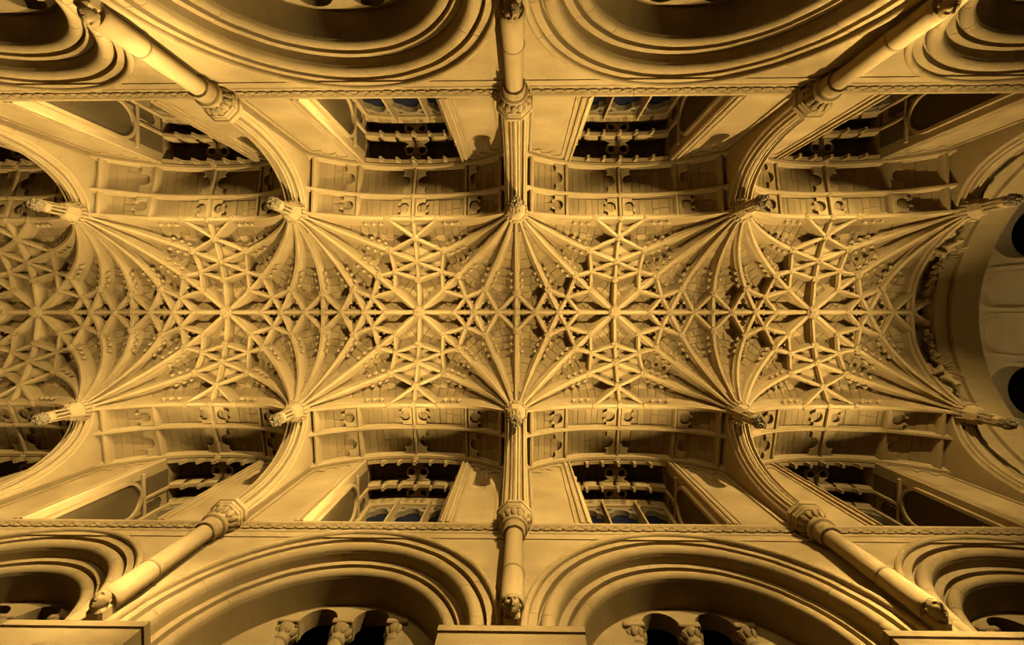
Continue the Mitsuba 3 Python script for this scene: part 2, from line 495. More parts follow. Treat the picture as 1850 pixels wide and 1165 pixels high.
XE, XA = -3.0, 2.068                  # ends of the choir
xs = np.linspace(-.264, .264, 41)
ztop = ztun(np.abs(xs), np.full_like(xs, YW)) + .09
pierpoly = Polygon([(-.264, 1.572), (.264, 1.572)] + list(zip(xs[::-1], ztop[::-1])))
walls = {}
for s, side in ((1, 'south'), (-1, 'north')):
    ms = []
    for k in (-3, -2, -1, 0, 1, 2):
        pl = pierpoly if k not in (-3, 2) else pierpoly.intersection(sbox(*((0, 1, .3, 3) if k == -3 else (-.3, 1, .085, 3))))
        ms.append(shift(extrude(pl, YW, YG + .03, (0, 2)), (k, 0, 0)))
    ms.append(bx(XE, XA, YW + .012, YG + .03, 1.50, 1.56))                       # sill course
    low = sbox(XE, .80, XA, 1.545)
    for b in BAYS:
        low = low.difference(Polygon([(b + .5 + .462 * math.cos(t), 1.06 + .462 * math.sin(t)) for t in np.linspace(0, math.pi, 49)] + [(b + .5 - .462, .7), (b + .5 + .462, .7)]))
    ms.append(extrude(low, YL, YL + .15, (0, 2)))
    m = join(*ms)
    struct(f'wall_{side}', solid(m if s > 0 else mirror(m, 1), 'mat_ashlar'))
struct('floor', solid(bx(XE - .1, 4.2, -1.4, 1.4, -H / S - .02, -H / S), 'mat_floor'))
struct('wall_east', solid(bx(XE - .06, XE, -1.05, 1.05, -H / S, 2.5), 'mat_ashlar'))

# ------------------------------------------------------------------ the vault bays
BAYN = ['cut by the left edge of the picture', 'second from the left', 'just left of the middle arch', 'just right of the middle arch', 'rightmost, against the crossing arch']
for b, nm in zip(BAYS, BAYN):
    t = thing('vault_bay', f'star-patterned bay of golden lierne ribs, {nm}', 'vault', 'bays of the star vault')
    for sh, cs in bay_ribs:
        r = put(t + '__rib', sh, b)
        for c in cs:
            put(r + '__cusp', c, b)
    for i, sh in enumerate(bay_bosses):
        put(t + '__boss', sh, b)
    for sh in bay_plates:
        put(t + '__tracery_panel', sh, b)
    for sh in bay_stones[:300]:
        put(t + '__web_stone', sh, b)
    if b == 1:      # the closing transverse rib and half rosette at the crossing
        m = sweep(radial('K'), RAD)
        for q in (0, 1):
            put(t + '__rib', solid(flip(m, 0, q), 'mat_stone', 35), 2)
        put(t + '__boss', solid(boss(N3['K'], .0205, 5), 'mat_carved', 40), 2)

# ------------------------------------------------------------------ side vaults
def curve_y(y, x0, x1, dz, n=25):
    x = np.linspace(x0, x1, n)
    return np.column_stack([x, np.full(n, y), ztun(x, y) + dz])


SR = [(-.0145, .095), (-.0145, .02), (-.009, .012), (-.009, .006), (-.005, 0), (.005, 0), (.009, .006), (.009, .012), (.0145, .02), (.0145, .095)]
side_parts = []       # (name, mesh, material)
side_parts.append(('rib', sweep(curve_y(.565, .03, .97, -.006), SR, side=(0, 1, 0)), 'mat_stone'))
side_parts.append(('rib', sweep(curve_y(.722, .03, .97, -.008), [(s * 1.3, h) for s, h in SR], side=(0, 1, 0)), 'mat_stone'))
for x in (.07, .24, .5, .76, .93):
    ys = np.linspace(.452, .735, 8)
    side_parts.append(('rib', sweep(np.column_stack([np.full(8, x), ys, ztun(np.full(8, x), ys) - .002]), [(a * .8, c) for a, c in SR], side=(-1, 0, 0)), 'mat_stone'))
side_parts.append(('boss', boss((.5, .565, ztun(.5, .565) - .004), .0135, 2, .7), 'mat_carved'))
side_parts.append(('boss', boss((.5, .735, ztun(.5, .735) - .016), .015, 4, .8), 'mat_carved'))


def tracery(x0, dirx, y0, y1, w):
    """blind cusped panel end: plan plate with a round lobe and two cusps, following the side vault"""
    h = y1 - y0; ym = (y0 + y1) / 2
    r = min(.30 * h, .031); xc = r + .008
    pl = sbox(0, y0, w, y1).difference(Point(xc, ym).buffer(r, 12)).difference(sbox(xc, ym - r * .62, w + 1, ym + r * .62))
    for sg in (-1, 1):
        pl = pl.difference(Point(w + .004, ym + sg * (r * .62 + .2 * h)).buffer(.17 * h, 10))
        pl = pl.union(Point(min(xc + r * .80, w), ym + sg * r * .66).buffer(.0062, 6))
    if pl.geom_type != 'Polygon': pl = max(pl.geoms, key=lambda q: q.area)
    m = extrude(pl, 0, .02, (0, 1))
    v = m[0].copy(); v[:, 0] = x0 + dirx * v[:, 0]
    v[:, 2] += ztun(v[:, 0], v[:, 1]) + .010
    return (v, m[1]) if dirx > 0 else (v, m[1][:, ::-1])


for y0, y1 in ((.463, .552), (.578, .706)):
    for x0, d in ((.488, -1), (.512, 1), (.230, -1), (.770, 1)):
        side_parts.append(('tracery_panel', tracery(x0, d, y0, y1, .058), 'mat_stone'))
sr = np.random.default_rng(11)
zs = lambda x, y: ztun(np.asarray(x), np.asarray(y)) + .028
rows = ((.455, .562), (.568, .733))
for y0, y1 in rows:
    for xa, xb in ((.0, .07), (.07, .24), (.24, .5), (.5, .76), (.76, .93), (.93, 1.0)):
        n = max(1, round((xb - xa) / .032)); c = [xa] + sorted(xa + (xb - xa) * (i + sr.uniform(-.2, .2)) / n for i in range(1, n)) + [xb]
        for a, e in zip(c[:-1], c[1:]):
            ycut = [y0, y1] if sr.random() < .72 else [y0, y0 + (y1 - y0) * sr.uniform(.3, .7), y1]
            for p, q in zip(ycut[:-1], ycut[1:]):
                m = stone_patch(sbox(a + .0003, p + .0003, e - .0003, q - .0003), zs, .012, sr.uniform(-.0016, .0016))
                side_parts.append(('stone', m, WEB[sr.integers(6)]))
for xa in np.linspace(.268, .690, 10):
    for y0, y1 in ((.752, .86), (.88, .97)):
        side_parts.append(('stone', stone_patch(sbox(xa, y0, xa + .046, y1), lambda x, y: zs(x, y) + .042, .012, sr.uniform(-.0016, .0016)), 'mat_dark_brown'))


def fringe(y, x0, x1, n, depth, th):
    """scalloped fringe of cusps hung under an arch"""
    x = np.linspace(x0, x1, 60)
    top = ztun(x, y) + .085
    bot = ztun(x, y) - .012
    pl = Polygon(list(zip(x, top)) + list(zip(x[::-1], bot[::-1])))
    for i in range(n + 1):
        xc = x0 + (x1 - x0) * i / n
        if 0 < i < n:
            z = float(ztun(xc, y))
            pl = pl.union(Polygon([(xc - .016, z), (xc + .016, z), (xc + .006, z - depth * .55), (xc + .006, z - depth), (xc - .006, z - depth), (xc - .006, z - depth * .55)]))
    return extrude(pl, y - th / 2, y + th / 2, (0, 2))


EMB = [('fringe', fringe(.742, .268, .732, 6, .055, .018), 'mat_stone'), ('fringe', fringe(.868, .268, .732, 6, .05, .016), 'mat_stone'),
       ('rib', sweep(curve_y(.872, .266, .734, -.01, 17), [(s * 1.2, h) for s, h in SR], side=(0, 1, 0)), 'mat_stone'),
       ('rib', sweep(curve_y(.962, .266, .734, -.02, 17), [(s * 1.7, h) for s, h in SR], side=(0, 1, 0)), 'mat_stone')]
ys = np.linspace(.74, .97, 5)
EMB.append(('rib', sweep(np.column_stack([np.full(5, .5), ys, ztun(np.full(5, .5), ys) + .02]), [(a * .8, c) for a, c in SR], side=(-1, 0, 0)), 'mat_stone'))
for yb in (.872, .955):
    EMB.append(('boss', boss((.5, yb, 2.28 - .026), .013, int(yb * 100), .8), 'mat_carved'))
for y0, y1 in ((.76, .856), (.886, .948)):
    for d in (-1, 1):
        pl = Point(d * .030, (y0 + y1) / 2).buffer(.028, 10).difference(Point(d * .030, (y0 + y1) / 2).buffer(.0165, 10))
        pl = pl.union(Polygon([(d * .008, y1 - .004), (d * .06, y1 - .004), (d * .008, y1 - .035)])).union(Polygon([(d * .008, y0 + .004), (d * .045, y0 + .004), (d * .008, y0 + .025)]))
        m = extrude(pl, 2.30, 2.316, (0, 1))
        EMB.append(('tracery_panel', shift(m, (.5, 0, 0)), 'mat_stone'))
side_parts += EMB
SIDEN = ['at the left edge', 'second from the left', 'left of the middle arch', 'right of the middle arch', 'rightmost']
for s, row in ((1, 'lower'), (-1, 'upper')):
    shapes = [(n, solid(m if s > 0 else mirror(m, 1), mt, 30 if n in ('rib', 'boss') else False)) for n, m, mt in side_parts]
    for b, nm in zip(BAYS, SIDEN):
        t = thing('side_vault', f'panelled side vault over the clerestory window, {nm} in the {row} row', 'vault', 'panelled side vaults')
        for n, sh in shapes:
            put(f'{t}__{n}', sh, b)

# ------------------------------------------------------------------ transverse arches
ph = np.linspace(0, math.pi / 2, 129)
ARCH = np.column_stack([np.zeros(129), .425 + .255 * np.cos(ph) ** (2 / 2.35), 1.60 + .455 * np.sin(ph) ** (2 / 2.35)])
AP = [(-.05, .20), (-.05, .028), (-.046, .022), (-.041, .022), (-.039, .010), (-.034, .007), (-.030, .012), (-.027, .020), (-.022, .020), (-.019, .006), (-.012, .003), (-.010, .010), (-.007, .004), (0, 0),
      (.007, .004), (.010, .010), (.012, .003), (.019, .006), (.022, .020), (.027, .020), (.030, .012), (.034, .007), (.039, .010), (.041, .022), (.046, .022), (.05, .028), (.05, .20)]
AP = [(s, h) for s, h in AP]
KN = {-2: 'at the far left', -1: 'left of the middle one', 0: 'in the middle of the picture', 1: 'right of the middle one', 2: 'at the far right by the crossing arch'}
L = np.r_[0, np.cumsum(np.linalg.norm(np.diff(ARCH, axis=0), axis=1))]
NV = 7
vous = []
ROWS = 6
u = np.concatenate([np.linspace(L[-1] * i / NV + .0002, L[-1] * (i + 1) / NV - .0002, ROWS) for i in range(NV)])
AT = frames(ARCH)[1]; um = np.round(u / L[-1] * NV * (ROWS - 1)) * L[-1] / NV / (ROWS - 1)      # both faces of a joint share one direction
whole = sweep(np.column_stack([np.interp(u, L, ARCH[:, c]) for c in range(3)]), AP, side=(1, 0, 0), caps=False, tang=np.column_stack([np.interp(um, L, AT[:, c]) for c in range(3)]))[0].reshape(-1, len(AP), 3)
for i in range(NV):
    blk = whole[i * ROWS:(i + 1) * ROWS]; n = len(AP)
    ii, jj = np.meshgrid(np.arange(ROWS - 1), np.arange(n), indexing='ij')
    q = np.stack([ii * n + jj, ii * n + (jj + 1) % n, (ii + 1) * n + (jj + 1) % n, (ii + 1) * n + jj], -1).reshape(-1, 4)
    tri = poly_tris(AP)
    m = join((blk.reshape(-1, 3), q)); vous.append((m[0], np.vstack([m[1], tri[:, ::-1], tri + (ROWS - 1) * n])))
for s, row in ((1, 'lower'), (-1, 'upper')):
    shapes = [solid(m if s > 0 else mirror(m, 1), 'mat_stone', 30) for m in vous]
    for k in KS:
        t = thing('transverse_arch', f'moulded stone half arch, {row} side, {KN[k]}', 'arch', 'transverse half arches')
        for sh in shapes:
            put(t + '__voussoir', sh, k)

# ------------------------------------------------------------------ pendants
def leaf(a, r, z, sc=1.0, lean=.6):
    """an upright carved leaf on a ring"""
    v, f = tm(trimesh.creation.icosphere(subdivisions=1))
    v = v * np.array([.0055, .0085, .014]) * sc
    v[:, 0] += lean * v[:, 2] * .5 + .25 * (v[:, 1] ** 2) / .008
    v = v + np.array([r, 0, z])
    c, s = math.cos(a), math.sin(a)
    return np.column_stack([v[:, 0] * c - v[:, 1] * s, v[:, 0] * s + v[:, 1] * c, v[:, 2]]), f


pend = []
core = lathe([(.032, 2.00), (.0395, 2.010), (.0395, 2.033), (.046, 2.043), (.047, 2.056), (.038, 2.064), (.040, 2.10), (.05, 2.16)], 8, (0, PY, 0), math.pi / 8)
pend.append(('collar', core, 'mat_stone'))
for i in range(18):
    pend.append(('leaf', shift(leaf(i * 2 * math.pi / 18, .0485, 2.054, .95), (0, PY, 0)), 'mat_carved'))
pend.append(('drum', join(lathe([(.016, 1.908), (.0245, 1.916), (.0245, 1.930), (.022, 1.938), (.009, 1.942), (.009, 1.995), (.027, 1.997), (.035, 2.004)], 8, (0, PY, 0), math.pi / 8)), 'mat_stone'))
for i in range(8):
    a = i * math.pi / 4 + math.pi / 8
    c, s_ = math.cos(a), math.sin(a)
    pend.append(('colonnette', shift(bx(.0215 * c - .0032, .0215 * c + .0032, .0215 * s_ - .0032, .0215 * s_ + .0032, 1.934, 2.003, .001), (0, PY, 0)), 'mat_stone'))
glob = lumpy(lumpy(ico((0, 0, 0), .0255, 4, (1, 1, 1.1)), .0055, 190, 3), .0028, 400, 5)
pend.append(('foliage_ball', shift(glob, (0, PY, 1.892)), 'mat_foliage'))
for s, row in ((1, 'lower'), (-1, 'upper')):
    shapes = [(n, solid(m if s > 0 else mirror(m, 1), mt, 35 if n != 'colonnette' else False)) for n, m, mt in pend]
    for k in KS:
        t = thing('pendant', f'carved stone pendant with leafy collar, {row} row, {KN[k]}', 'pendant', 'hanging stone pendants')
        for n, sh in shapes:
            put(f'{t}__{n}', sh, k)

# ------------------------------------------------------------------ wall shafts with capitals and carved heads
def face(flat=1.0):
    v, f = tm(trimesh.creation.icosphere(subdivisions=4))
    x, y, z = v[:, 0], v[:, 1], v[:, 2]           # looks towards -y, z up
    front = np.clip(-y, 0, 1)
    G = lambda cx, cz, wx, wz: np.exp(-((x - cx) / wx) ** 2 - ((z - cz) / wz) ** 2) * (front > .1)
    d = .34 * G(0, -.08, .16, .22) + .16 * G(0, .12, .10, .25)                      # nose
    for s in (-1, 1):
        d += -.20 * G(s * .36, .14, .20, .13) + .13 * G(s * .36, .12, .11, .07) + .13 * G(s * .36, .36, .26, .09)   # sockets, eyes, brows
        d += .10 * G(s * .42, -.22, .2, .2)
    d += .10 * G(0, -.42, .26, .06) - .12 * G(0, -.52, .26, .045) + .10 * G(0, -.60, .22, .06) + .14 * G(0, -.86, .25, .14)
    hair = np.clip((z - .45) * 3, 0, 1) + np.clip((y + .1) * 3, 0, 1)
    d += hair * .10 * (1 + np.sin(x * 22) * .5)
    v = v * np.array([.86, .95, 1.15]) * (1 + .0 * d[:, None])
    v[:, 1] -= d
    v[:, 0] *= 1 - .18 * np.clip(-z, 0, 1)
    ears = [ico((s * .92, .12, .05), .22, 2, (.5, .8, 1.2)) for s in (-1, 1)]
    return join((v, f), *ears)


CX = .712
shaft = []
shaft.append(('shaft', lathe([(.027, 1.098), (.0315, 1.106), (.0305, 1.12), (.030, 1.228)], 28, (0, CX, 0)), 'mat_stone'))
shaft.append(('ring', lathe([(.030, 1.228), (.0325, 1.231), (.0325, 1.236), (.029, 1.24)], 28, (0, CX, 0)), 'mat_carved'))
shaft.append(('shaft', lathe([(.0285, 1.24), (.0275, 1.455)], 28, (0, CX, 0)), 'mat_stone'))
shaft.append(('neck', lumpy(lathe([(.0285, 1.448), (.0345, 1.450), (.0365, 1.458), (.0365, 1.468), (.034, 1.476), (.030, 1.478)], 48, (0, CX, 0)), .0022, 90, 1), 'mat_carved'))
shaft.append(('capital', join(lathe([(.034, 1.474), (.0365, 1.478), (.0365, 1.486), (.044, 1.490), (.0465, 1.496), (.044, 1.503), (.038, 1.506), (.038, 1.515), (.047, 1.542)], 32, (0, CX, 0))), 'mat_stone'))
shaft.append(('abacus', lathe([(.046, 1.540), (.056, 1.545), (.056, 1.555), (.058, 1.556), (.0605, 1.566), (.066, 1.569), (.066, 1.583), (.063, 1.585), (.060, 1.592), (.055, 1.602)], 8, (0, CX, 0), math.pi / 8), 'mat_stone'))
for i in range(14):
    shaft.append(('leaf', shift(leaf(i * 2 * math.pi / 14 + .2, .0455, 1.528, 1.0, 1.0), (0, CX, 0)), 'mat_carved'))
fv, ff = face()
th = .45
R_ = np.array([[1, 0, 0], [0, math.cos(th), -math.sin(th)], [0, math.sin(th), math.cos(th)]])
head = (fv @ R_.T * .0225 + np.array([0, CX - .010, 1.084]), ff)
shaft.append(('corbel_head', head, 'mat_carved'))
shaft.append(('corbel', bx(-.02, .02, CX, YL + .01, 1.06, 1.108, .006), 'mat_stone'))
for s, row in ((1, 'lower'), (-1, 'upper')):
    shapes = [(n, solid(m if s > 0 else mirror(m, 1), mt, 35 if n != 'abacus' else 25)) for n, m, mt in shaft]
    for k in KS:
        t = thing('wall_shaft', f'round wall shaft with octagonal capital, {row} wall, {KN[k]}', 'column', 'wall shafts under the transverse arches')
        for n, sh in shapes:
            put(f'{t}__{n}', sh, k)
            if n == 'corbel_head' and k == 0:
                pass

# ------------------------------------------------------------------ string course with carved leaves
SP = [(YL, 1.530), (.744, 1.534), (.742, 1.540), (.746, 1.546), (.7435, 1.552), (.735, 1.562), (.730, 1.566), (.728, 1.574), (.732, 1.579), (YW + .02, 1.579), (YW + .02, 1.53)]
def prism_x(prof, x0, x1):
    return sweep([(x0, 0, 0), (x1, 0, 0)], [(a, c) for a, c in prof], side=(0, 1, 0)) if False else extrude(Polygon(prof), x0, x1, (1, 2))
def ornament(x):
    m = Polygon([(-.016, -.003), (-.006, .005), (.004, .006), (.012, .004), (.016, -.004), (.004, -.006), (-.008, -.006)])
    v, f = extrude(m, 0, .006, (0, 1))
    hole = np.clip(1 - np.abs(v[:, 0]) / .016, 0, 1)
    v[:, 2] *= .5 + .9 * hole
    # lay it on the sloping face of the string
    a = math.atan2(.014, -.011)
    y = .7415 + v[:, 1] * (-.62) - v[:, 2] * .78
    z = 1.556 + v[:, 1] * .78 - v[:, 2] * .62
    knob = ico((x + .019, .7395, 1.5545), .0045, 1)
    return join((np.column_stack([x + v[:, 0], y, z]), f[:, ::-1]), knob)
strp = [('moulding', prism_x(SP, .052, .40), 'mat_stone'), ('moulding', prism_x(SP, .4012, .72), 'mat_stone'), ('moulding', prism_x(SP, .7212, .948), 'mat_stone')]
for i in range(23):
    strp.append(('carved_leaf', ornament(.072 + i * .0385), 'mat_carved'))
for s, row in ((1, 'lower'), (-1, 'upper')):
    shapes = [(n, solid(m if s > 0 else mirror(m, 1), mt)) for n, m, mt in strp]
    for b, nm in zip(BAYS, SIDEN):
        t = thing('string_course', f'carved leaf string course on the {row} wall, {nm}', 'cornice', 'carved string courses')
        for n, sh in shapes:
            put(f'{t}__{n}', sh, b)

# ------------------------------------------------------------------ arcade arches
def circ(cr, cy, r, a0, a1, n=8):
    return [(cr + r * math.cos(t), cy + r * math.sin(t)) for t in np.linspace(math.radians(a0), math.radians(a1), n)]
# (R, y): y smaller = nearer the choir
HOOD = [(.462, .79), (.462, YL - .002)] + circ(.4715, YL - .004, .0095, 180, 360, 9) + [(.481, .79)]
ORD1 = [(.462, .80), (.462, .753), (.440, .753), (.4375, .756), (.4375, .762)] + circ(.4145, .770, .0205, -10 , -250, 16)[1:] + [(.3965, .80)]
ORD1 = [(.462, .86), (.462, .753), (.441, .753), (.4405, .775), (.4358, .775)] + [(.4155 + .0195 * math.cos(t), .772 + .0195 * math.sin(t)) for t in np.radians(np.linspace(-20, -185, 12))] + [(.394, .778), (.394, .86)]
ORD2 = [(.394, .90), (.394, .800), (.373, .800), (.3725, .822), (.3685, .822)] + [(.3515 + .0165 * math.cos(t), .818 + .0165 * math.sin(t)) for t in np.radians(np.linspace(-20, -185, 12))] + [(.333, .824), (.333, .94), (.36, .94)]
arc = []
ar = np.random.default_rng(5)
for prof, n, nm in ((HOOD, 15, 'hood_stone'), (ORD1, 19, 'voussoir'), (ORD2, 17, 'inner_voussoir')):
    cuts = [0] + sorted(math.pi * (i + ar.uniform(-.12, .12)) / n for i in range(1, n)) + [math.pi]
    for a, e in zip(cuts[:-1], cuts[1:]):
        j = ar.uniform(-.0006, .0006)
        arc.append((nm, revolve_arc([(r_, y_ + j) for r_, y_ in prof], .5, 1.06, a + .0004, e - .0004, 5), 'mat_stone'))
for prof, nm in ((HOOD, 'hood_stone'), (ORD1, 'voussoir'), (ORD2, 'inner_voussoir')):       # stilts
    for sg in (-1, 1):
        m = extrude(Polygon([(sg * r_ + .5, y_) for r_, y_ in prof]), 1.032, 1.0592, (0, 1))
        arc.append((nm, m, 'mat_stone'))
hd = [(.5 + .345 * math.cos(t), 1.06 + .345 * math.sin(t)) for t in np.linspace(0, math.pi, 40)]
tymp = Polygon(hd + [(.155, .80), (.845, .80)])
for cx in (.4275, .5825):
    tymp = tymp.difference(Polygon([(cx + .053 * math.cos(t), 1.318 + .053 * math.sin(t)) for t in np.linspace(0, math.pi, 20)] + [(cx - .053, 1.29), (cx + .053, 1.29)]))
tymp = tymp.difference(sbox(.347, .80, .663, 1.295))
TY = extrude(tymp, .905, .955, (0, 2))
col = [('capital', join(bx(-.031, .031, .893, .955, 1.300, 1.318, .003), lathe([(.020, 1.245), (.0235, 1.249), (.0235, 1.254), (.021, 1.258), (.024, 1.285), (.029, 1.30)], 20, (0, .924, 0))), 'mat_stone'),
       ('shaft', lathe([(.0195, .86), (.0195, 1.246)], 20, (0, .924, 0)), 'mat_stone')]
for i in range(9):
    col.append(('leaf', shift(leaf(i * 2 * math.pi / 9 + .3, .0265, 1.280, .95, .9), (0, .924, 0)), 'mat_carved'))
ab = [(-.166, .713), (.166, .713)]
def abac(e):
    return sbox(-.166 + e, .713 + e, .166 - e, 1.02)
aba = join(extrude(abac(0), 1.012, 1.030, (0, 1)), extrude(abac(.005), 1.006, 1.012, (0, 1)), extrude(abac(.002), .94, 1.006, (0, 1)))
pier = join(lathe([(.135, -H / S), (.135, .84), (.142, .85), (.140, .90), (.155, .955)], 40, (0, .866, 0)))
ARN = ['leftmost', 'left of the middle shaft', 'right of the middle shaft', 'rightmost']
for s, row in ((1, 'lower'), (-1, 'upper')):
    fl = lambda m: m if s > 0 else mirror(m, 1)
    shapes = [(n, solid(fl(m), mt, 40)) for n, m, mt in arc]
    ty = solid(fl(TY), 'mat_ashlar'); cols = [(n, solid(fl(m), mt, 35)) for n, m, mt in col]
    for b, nm in zip((-2, -1, 0, 1), ARN):
        t = thing('arcade_arch', f'round arch with roll mouldings in the {row} arcade wall, {nm}', 'arch', 'arcade arches')
        for n, sh in shapes:
            put(f'{t}__{n}', sh, b)
        put(t + '__tympanum', ty, b)
        for cx, cn in ((.347, 'left'), (.505, 'middle'), (.663, 'right')):
            c = thing('triforium_column', f'small {cn} column with leafy capital in the {row} arcade arch, {nm}', 'column', 'triforium columns')
            for n, sh in cols:
                put(f'{c}__{n}', sh, b + cx)
    pa, pp = solid(fl(aba), 'mat_stone'), solid(fl(pier), 'mat_stone', 30)
    for k in (-2, -1, 0, 1, 2):
        t = thing('pier', f'round pier with square moulded abacus, {row} row, {KN[k]}', 'pier', 'arcade piers')
        put(t + '__abacus', pa, k); put(t + '__drum', pp, k)
# dark loft behind the triforium
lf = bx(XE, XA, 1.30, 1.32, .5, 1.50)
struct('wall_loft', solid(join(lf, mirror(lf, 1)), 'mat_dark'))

# ------------------------------------------------------------------ clerestory: jamb mouldings, panel heads, reveals, windows
JP = [(0, .03), (0, -.004), (.005, -.010), (.011, -.010), (.013, -.002), (.020, -.002), (.022, -.008), (.028, -.010), (.034, -.008), (.036, 0), (.046, 0), (.049, -.004), (.053, -.004), (.055, 0), (.055, .03)]
def jamb(x_open, d):
    """vertical mouldings from the window edge outwards (direction d)"""
    x = np.array([x_open + d * a for a, _ in JP]); y = np.array([YW + c for _, c in JP])
    m = extrude(Polygon(zip(x, y)), 1.576, 1, (0, 1))
    v = m[0].copy(); top = v[:, 2] < 1.3
    v[top, 2] = ztun(v[top, 0], np.full(top.sum(), YW)) + .01
    return v, m[1][:, ::-1]
wallp = []
for xo, d in ((.264, -1), (.736, 1)):
    wallp.append(('jamb_moulding', jamb(xo, d), 'mat_stone'))
def panel_head(x0, x1):
    x = np.linspace(x0, x1, 30)
    top = ztun(x, YW) + .01
    pl = Polygon(list(zip(x, top)) + [(x1, float(ztun(x1, YW)) - .075), (x0, float(ztun(x0, YW)) - .05)])
    n = 3
    for i in range(n):
        xc = x0 + (x1 - x0) * (i + .5) / n
        pl = pl.difference(Point(xc, float(ztun(xc, YW)) - .062).buffer((x1 - x0) / n * .52, 10))
    return extrude(pl, YW - .0045, YW + .02, (0, 2))
for x0, x1 in ((.06, .212), (.788, .94)):
    wallp.append(('panel_head', panel_head(x0, x1), 'mat_stone'))
    xa = x0 if x0 < .5 else x1 - .012
    wallp.append(('panel_frame', extrude(sbox(xa, 1.575, xa + .012, float(ztun(xa + .006, YW)) + .01), YW - .006, YW + .02, (0, 2)), 'mat_stone'))
for xo, d in ((.264, 1), (.736, -1)):
    for z in (2.085,):
        wallp.append(('reveal_rib', bx(min(xo, xo + d * .014), max(xo, xo + d * .014), .75, .97, z - .008, z + .008, .003), 'mat_stone'))
    wallp.append(('reveal_rib', bx(min(xo, xo + d * .014), max(xo, xo + d * .014), .87 - .008, .87 + .008, 2.093, 2.23, .003), 'mat_stone'))
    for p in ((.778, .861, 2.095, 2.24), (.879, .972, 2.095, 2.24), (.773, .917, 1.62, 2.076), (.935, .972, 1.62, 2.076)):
        wallp.append(('reveal_panel', bx(*sorted((xo - d * .01, xo + d * .003)), *p), 'mat_dark_brown'))
    ring = Point(.845, 1.985).buffer(.088, 16).difference(Point(.845, 1.985).buffer(.074, 16)).intersection(sbox(.7, 1.985, 1.1, 2.2))
    ring = ring.union(sbox(.757, 1.56, .771, 1.985)).union(sbox(.919, 1.56, .933, 1.985))
    wallp.append(('doorway_moulding', extrude(ring, min(xo, xo + d * .016), max(xo, xo + d * .016), (1, 2)), 'mat_stone'))
    cusps = Polygon([(.885, 2.093), (.96, 2.093), (.96, 2.22), (.885, 2.22)]).difference(Point(.9225, 2.155).buffer(.034, 10)).difference(sbox(.895, 2.09, .95, 2.13))
    wallp.append(('reveal_tracery', extrude(cusps, min(xo, xo + d * .008), max(xo, xo + d * .008), (1, 2)), 'mat_stone'))
win = []
x = np.linspace(.268, .732, 40)
outer = Polygon(list(zip(x, ztun(x, .95) + .02)) + [(.732, 1.57), (.268, 1.57)])
inner = Polygon(list(zip(x, np.minimum(ztun(x, .95) - .045, 2.3))) + [(.732, 1.57), (.268, 1.57)]).intersection(sbox(.292, 1.6, .708, 3))
win.append(('frame', extrude(outer.difference(inner), YG - .035, YG + .02, (0, 2)), 'mat_stone'))
for xm in (.42, .58):
    win.append(('mullion', extrude(Polygon([(xm - .010, YG + .01), (xm - .010, YG - .01), (xm - .004, YG - .058), (xm + .004, YG - .058), (xm + .010, YG - .01), (xm + .010, YG + .01)]), 1.6, 2.24, (0, 1)), 'mat_stone'))
for x0, x1 in ((.292, .412), (.428, .572), (.588, .708)):
    xc, w = (x0 + x1) / 2, x1 - x0
    pl = sbox(x0, 2.135, x1, 2.235).difference(Point(xc, 2.168).buffer(w * .27, 12)).difference(sbox(xc - w * .13, 2.0, xc + w * .13, 2.168))
    for sg in (-1, 1):
        pl = pl.difference(Point(xc + sg * w * .26, 2.140).buffer(w * .23, 10)).difference(Point(xc + sg * w * .36, 2.208).buffer(.0105, 8))
    if pl.geom_type != 'Polygon': pl = max(pl.geoms, key=lambda q: q.area)
    win.append(('tracery', extrude(pl, YG - .026, YG, (0, 2)), 'mat_foliage'))
    win.append(('pane', extrude(sbox(x0 - .004, 1.6, x1 + .004, 2.235), YG + .002, YG + .006, (0, 2)), 'mat_glass'))
for s, row in ((1, 'lower'), (-1, 'upper')):
    fl = lambda m: m if s > 0 else mirror(m, 1)
    sw = [(n, solid(fl(m), mt, 30 if n == 'jamb_moulding' else False)) for n, m, mt in wallp]
    ww = [(n, solid(fl(m), mt)) for n, m, mt in win]
    side = 'south' if s > 0 else 'north'
    for b, nm in zip(BAYS, SIDEN):
        for n, sh in sw:
            put(f'wall_{side}__{n}', sh, b)
        t = thing('clerestory_window', f'dark blue traceried window deep in the {row} wall, {nm}', 'window', 'clerestory windows')
        for n, sh in ww:
            put(f'{t}__{n}', sh, b)

# ------------------------------------------------------------------ crossing arch and tower at the right
ca = []
cr = np.random.default_rng(3)
for R, x0, x1, n, nm in ((.765, 2.072, 2.141, 25, 'outer_voussoir'), (.748, 2.140, 2.272, 25, 'voussoir')):
    cuts = [0] + sorted(math.pi * (i + cr.uniform(-.1, .1)) / n for i in range(1, n)) + [math.pi]
    for a, e in zip(cuts[:-1], cuts[1:]):
        v, f = revolve_arc([(R, x0), (R, x1), (R + .09, x1), (R + .09, x0)], 0, 1.55, a + .0004, e - .0004, 4)
        ca.append((nm, (np.column_stack([v[:, 1], v[:, 0], v[:, 2]]), f[:, ::-1])))
t = thing('crossing_arch', 'broad plain round arch opening to the tower at the right of the picture', 'arch')
for n, m in ca:
    put(f'{t}__{n}', solid(m, 'mat_stone'))
wl = sbox(-1.05, -H / S, 1.05, 2.55).difference(Polygon([(.80 * math.cos(a), 1.55 + .80 * math.sin(a)) for a in np.linspace(0, math.pi, 60)] + [(-.80, -1), (.80, -1)]))
wm = extrude(wl, 2.07, 2.265, (1, 2))
struct('wall_west', solid(wm, 'mat_ashlar'))
ye = np.linspace(-PY, PY, 41)
zend = lambda y: zrib(np.zeros_like(y), np.abs(y))
strip = grid(lambda u, v: 2.0 + .08 * v, lambda u, v: -PY + 2 * PY * u, lambda x, y: zend(y) + .058, 41, 3)
